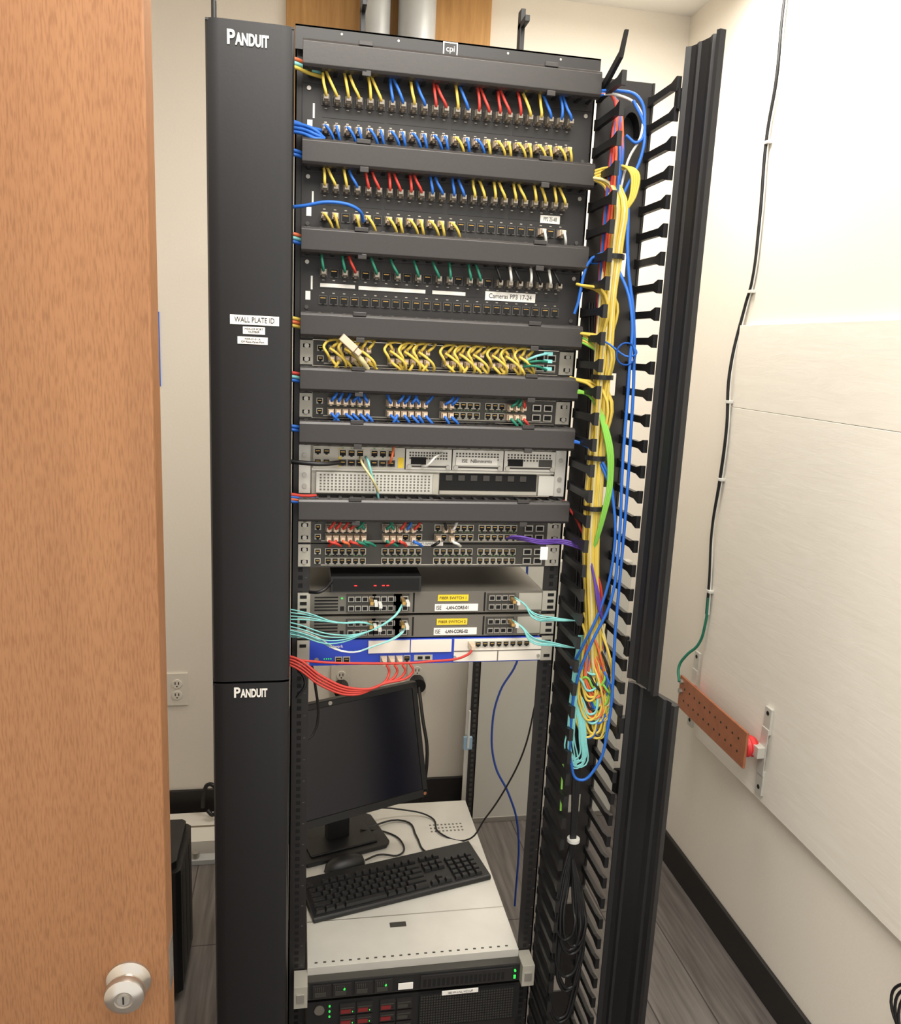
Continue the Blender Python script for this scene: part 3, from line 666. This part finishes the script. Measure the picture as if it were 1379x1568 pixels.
for x0,x1 in ((.0,.026),(.4575,.483)): b.box(x0,x1,-.045,0,zs-U+.001,zs+.004,'silver_face'); b.box(x0+.005,x0+.020,-.047,-.044,zs-.03,zs-.012,'steel')
b.build('rack_server',bevel=.0008)
zq=zs-U-.002
b=MB(); b.box(.026,.457,-.004,.59,zq-2*U,zq-.001,'black_metal'); b.box(.024,.460,-.026,-.004,zq-2*U,zq-.003,'black_plastic')
b.cyl((.05,-.029,zq-.022),.010,.004,'y','switch_grey',n=20)
for r in range(3):
    for c in range(4):
        x=.09+c*.034+(.012 if c>1 else 0); z=zq-.012-r*.026
        b.box(x,x+.031,-.031,-.026,z-.022,z,'panel_black'); b.box(x+.002,x+.022,-.032,-.0305,z-.019,z-.010,'drive_red' if c<3 else 'switch_dark'); b.box(x+.002,x+.028,-.0325,-.031,z-.008,z-.006,'switch_dark'); b.box(x+.0245,x+.0262,-.0325,-.031,z-.017,z-.015,'led_green' if c<2 else 'void_black')
b.box(.25,.45,-.030,-.026,zq-2*U+.004,zq-.008,'void_black')
for i in range(36):
    for j in range(12): b.box(.253+i*.0054,.256+i*.0054,-.031,-.0295,zq-.014-j*.006,zq-.011-j*.006,'switch_dark')
for i in range(3): b.cyl((.07,-.028,zq-.015-i*.012),.002,.003,'y','led_green',n=12)
b.box(.295,.37,-.0335,-.0315,zq-.010,zq-.001,'white_label')
o=b.build('rack_server'); text('ISE-W-LNL-VC1UF',.0065,(.333,-.0338,zq-.0055),o,'label_ink')
b=MB()
b.box(.026,.457,-.02,.59,.05,zq-2*U-.003,'black_metal')
for j in range(4): b.box(.03,.455,-.024,-.02,.055+j*.04,.055+j*.04+.034,'black_plastic')
b.build('battery_backup_unit',bevel=.001)
ZS=zs+.0163
# ------------------------------------------------------------------ monitor
e=empty('computer_monitor',(.110,.382,ZS),(0,0,math.radians(17)))
b=MB()
b.prism([(-.10,-.050),(.10,-.050),(.115,-.035),(.115,.09),(.10,.11),(-.10,.11),(-.115,.09),(-.115,-.035)],.0,.010,'black_plastic')
b.box(-.085,.085,-.030,.08,.010,.016,'black_plastic')
b.build('stand_base',e,bevel=.003)
b=MB(); b.box(-.028,.028,.015,.045,.012,.23,'black_plastic'); b.box(-.035,.035,-.005,.03,.20,.27,'black_plastic'); b.build('stand_neck',e,bevel=.004)
b=MB()
W2,H2=.193,.142
b.box(-W2,W2,-.012,.012,-H2,H2,'black_plastic'); b.box(-W2+.03,W2-.03,.012,.035,-H2+.03,H2-.03,'black_plastic')
b.box(-W2+.014,W2-.014,-.0125,-.0115,-H2+.020,H2-.014,'screen_glass')
b.box(-W2+.002,W2-.002,-.0145,-.012,H2-.013,H2-.001,'black_plastic'); b.box(-W2+.002,W2-.002,-.0145,-.012,-H2+.001,-H2+.019,'black_plastic')
b.box(-W2+.002,-W2+.013,-.0145,-.012,-H2+.001,H2-.001,'black_plastic'); b.box(W2-.013,W2-.002,-.0145,-.012,-H2+.001,H2-.001,'black_plastic')
b.cyl((W2-.009,-.0155,-H2+.009),.004,.002,'y','copper',n=16); b.cyl((-.03,-.0152,H2-.007),.005,.001,'y','steel',n=16)
b.build('screen_panel',e,bevel=.002,loc=(-.0,-.024,.255),rot=(math.radians(-13),math.radians(-3),0))
# ------------------------------------------------------------------ keyboard
e=empty('computer_keyboard',(.230,.226,ZS),(0,0,math.radians(14))); e.scale=(.955,.80,.95)
b=MB()
b.prism([(-.078,0),(.078,0),(.078,.026),(.055,.024),(-.074,.012),(-.078,.009)],-.222,.222,'black_plastic',axis='x'); b.build('case',e,bevel=.003)
b=MB()
def key(x,y,w=1,h=1):
    p=.0185; z=.013+(y+.074)/.129*.012
    t=.0022
    x0,x1,y0,y1=x+.001,x+w*p-.001,y+.001,y+h*p-.001
    vs=[(x0,y0,z),(x1,y0,z),(x1,y1,z),(x0,y1,z),(x0+t,y0+t,z+.007),(x1-t,y0+t,z+.007),(x1-t,y1-t,z+.0075),(x0+t,y1-t,z+.0075)]
    b.add(vs,[(0,3,2,1),(4,5,6,7),(0,1,5,4),(1,2,6,5),(2,3,7,6),(3,0,4,7)],'key_black')
    b.add([(x0+t+.002,y1-t-.006,z+.0077),(x0+t+.0045,y1-t-.006,z+.0077),(x0+t+.0045,y1-t-.003,z+.0079),(x0+t+.002,y1-t-.003,z+.0079)],[(0,1,2,3)],'jack_grey')
p=.0185; xs=-.214; yb=-.066
rows=[[1.25,1.25,1.25,5.5,1.25,1.25,1.25,2],[2.25]+[1]*10+[2.75],[1.75]+[1]*11+[2.25],[1.5]+[1]*12+[1.5],[1]*13+[2]]
for r,rw in enumerate(rows):
    x=xs
    for w_ in rw: key(x,yb+r*p,w_); x+=w_*p
x=xs; y=yb+5*p+.006
key(x,y)
for gidx in range(3):
    for c in range(4): key(xs+(2+gidx*4.4+c)*p,y)
nx=xs+15.25*p
for c in range(3):
    key(nx+c*p,yb+3*p); key(nx+c*p,yb+4*p); key(nx+c*p,yb); key(nx+c*p,y)
key(nx+p,yb+p)
nx2=xs+18.6*p
for c in range(4):
    for r in range(5):
        key(nx2+c*p,yb+r*p)
b.build('keys',e)
# mouse
b=MB()
N1,N2=14,10
vs=[]
for i in range(N1+1):
    t=i/N1; x=-.050+.10*t; wd=.026*math.sqrt(max(0,1-(2*t-1)**2))**.7; hh=.032*math.sqrt(max(0,1-(2*t-1.1)**2*.8))*(1 if 0<t<1 else .3)
    for j in range(N2+1):
        a=math.pi*j/N2; vs.append((x,wd*math.cos(a),hh*math.sin(a)))
fs=[(i*(N2+1)+j,i*(N2+1)+j+1,(i+1)*(N2+1)+j+1,(i+1)*(N2+1)+j) for i in range(N1) for j in range(N2)]
b.add(vs,fs,'black_plastic'); b.cyl((.03,-.003,.020),.007,.006,'y','switch_dark',n=16)
b.build('computer_mouse',loc=(.115,.298,ZS+.0003),rot=(0,0,math.radians(12)),smooth=True)
g='desk_cords'
cable(g,K,[(.16,.42,ZS+.02),(.22,.43,ZS+.004),(.26,.38,ZS+.004),(.25,.33,ZS+.004),(.2,.335,ZS+.004),(.165,.315,ZS+.006)],.0022)
cable(g,K,[(.17,.44,ZS+.01),(.28,.47,ZS+.004),(.30,.40,ZS+.004),(.31,.34,ZS+.004),(.33,.31,ZS+.015)],.0024)
cable(g,K,[(.16,.47,ZS+.05),(.27,.50,ZS+.02),(.35,.48,ZS+.004),(.36,.41,ZS+.004),(.42,.37,ZS+.004),(.46,.34,.50),(.50,.31,.60),(.53,.29,.70),(.54,.25,.85)],.0022)
cable(g,'c_navy',[(.57,.5,1.2),(.57,.5,.93),(.56,.5,.84),(.520,.5,.76),(.505,.5,.66),(.52,.5,.55),(.56,.5,.47),(.60,.52,.35),(.61,.53,.1)],.003)
cable(g,K,[(.0,.08,.95),(.012,.09,.85),(.03,.10,1.0),(.012,.1,1.04)],.003)
b=MB(); b.box(.450,.474,.585,.597,.555,.59,'tag_blue'); b.box(.459,.465,.582,.588,.56,.67,'c_white'); b.build('cable_tag_clip',bevel=.001)
# ------------------------------------------------------------------ other room items
b=MB(); b.box(.60,1.12,1.10,1.135,.0,.95,'panel_greywhite'); b.box(.60,1.12,1.098,1.102,.0,.02,'steel'); b.build('leaning_metal_panel',bevel=.003)
b=MB(); b.box(-.62,-.17,1.02,1.19,.0,.045,'carton_white'); b.box(-.62,-.17,1.10,1.11,.045,.0455,'conduit_strap'); b.build('cardboard_box',bevel=.002)
b=MB(); b.box(-.35,-.25,.96,.995,.0,.018,'galvanised'); b.cyl((-.31,.977,.018),.012,.02,'z','steel',n=16); b.build('floor_bracket',bevel=.002)
b=MB()
b.prism([(-.50,.40),(-.283,.40),(-.272,.41),(-.272,.60),(-.283,.61),(-.50,.61),(-.51,.60),(-.51,.41)],.03,.365,'black_plastic')
b.prism([(-.49,.41),(-.293,.41),(-.283,.42),(-.283,.59),(-.293,.60),(-.49,.60),(-.50,.59),(-.50,.42)],.365,.385,'black_plastic')
for i in range(8): b.box(-.48,-.325,.396,.401,.10+i*.02,.11+i*.02,'void_black')
for i in range(3): b.box(-.2725,-.2712,.43+i*.06,.46+i*.06,.06,.34,'panel_black')
for x in (-.48,-.31):
    for y in (.43,.58): b.cyl((x,y,0),.012,.03,'z','black_plastic',n=14)
b.build('battery_tower',bevel=.008)
cable('wall_power_cord',K,[(-.31,1.18,.07),(-.305,1.17,.12),(-.285,1.16,.165),(-.262,1.15,.15),(-.258,1.14,.10),(-.27,1.13,.07),(-.29,1.14,.08)],.007)
cable('wall_power_cord',K,[(.150,1.19,.465),(.165,1.12,.40),(.15,1.05,.30),(.12,1.0,.10)],.006)
cable('wall_power_cord',K,[(.415,1.19,.475),(.42,1.12,.40),(.43,1.05,.30),(.40,1.0,.10)],.006)

# ------------------------------------------------------------------ ground busbar
e=empty('ground_busbar')
b=MB(); xb=XW-.075
b.box(xb,xb+.007,.335,.715,.60,.70,'copper'); o=b.build('copper_bar',e,bevel=.001)
b=MB()
for i in range(11):
    for j in range(2):
        b.cyl((xb-.0006,.37+i*.031,.632+j*.036),.0035,.002,'x','panel_black',n=14)
b.cyl((xb-.008,.70,.685),.008,.008,'x','steel',n=6); b.cyl((xb-.008,.70,.655),.008,.008,'x','steel',n=6)
b.build('bolt_holes',e)
b=MB()
for y in (.36,.69):
    b.lathe((xb+.007,y,.65),[(.014,0),(.024,.004),(.028,.012),(.023,.018),(.028,.025),(.024,.034),(.016,.040)],'x','red_insulator',n=24)
b.build('insulators',e,smooth=True)
b=MB()
for y in (.33,.72):
    x=XW-.0186
    b.box(x-.010,x-.007,y-.015,y+.015,.585,.715,'light_steel'); b.box(x-.008,x,y-.015,y+.015,.70,.77,'light_steel'); b.box(x-.008,x,y-.015,y+.015,.53,.60,'light_steel')
    for z in (.755,.55): b.cyl((x-.0095,y,z),.006,.003,'x','void_black',n=14)
    b.box(x-.03,x-.007,y-.012,y+.02,.635,.665,'light_steel')
b.build('standoff_brackets',e,bevel=.002)
g='wall_ground_cable'
xx=XW-.007
base=[(.675,2.70),(.68,2.5),(.675,2.35),(.69,2.22),(.678,2.0),(.682,1.84),(.70,1.79)]
pts=[(xx,y,z) for y,z in base]+[(XW-.026,.712,1.60),(XW-.026,.695,1.45),(XW-.026,.70,1.30),(XW-.026,.712,1.15),(XW-.026,.695,1.0),(XW-.026,.69,.90)]
cable(g,K,pts,.0050)
pts2=[(x+.0015,y-.0085+random.uniform(-.002,.002),z) for x,y,z in pts]
cable(g,W,pts2,.0020)
cable(g,G,[(XW-.026,.69,.95),(XW-.028,.688,.87),(XW-.037,.70,.80),(XW-.06,.72,.76),(XW-.075,.73,.72),(XW-.085,.70,.685)],.0042)
b=MB()
for y,z in ((.685,2.2),(.682,1.82),(.702,1.52),(.697,1.30),(.69,.97)): b.box(XW-.033 if z<1.75 else XW-.014,XW-.0186 if z<1.75 else XW-.0005,y-.014,y+.006,z-.004,z+.004,'c_white')
b.build('cable_clip_set',bevel=.001)
for i in range(3):
    cable('coiled_black_cord',K,[(XW-.03,-.30,.52),(XW-.04,-.27+.01*i,.47),(XW-.05,-.25+.012*i,.42),(XW-.05,-.27,.36),(XW-.05,-.32,.33)],.003)
build_cables()
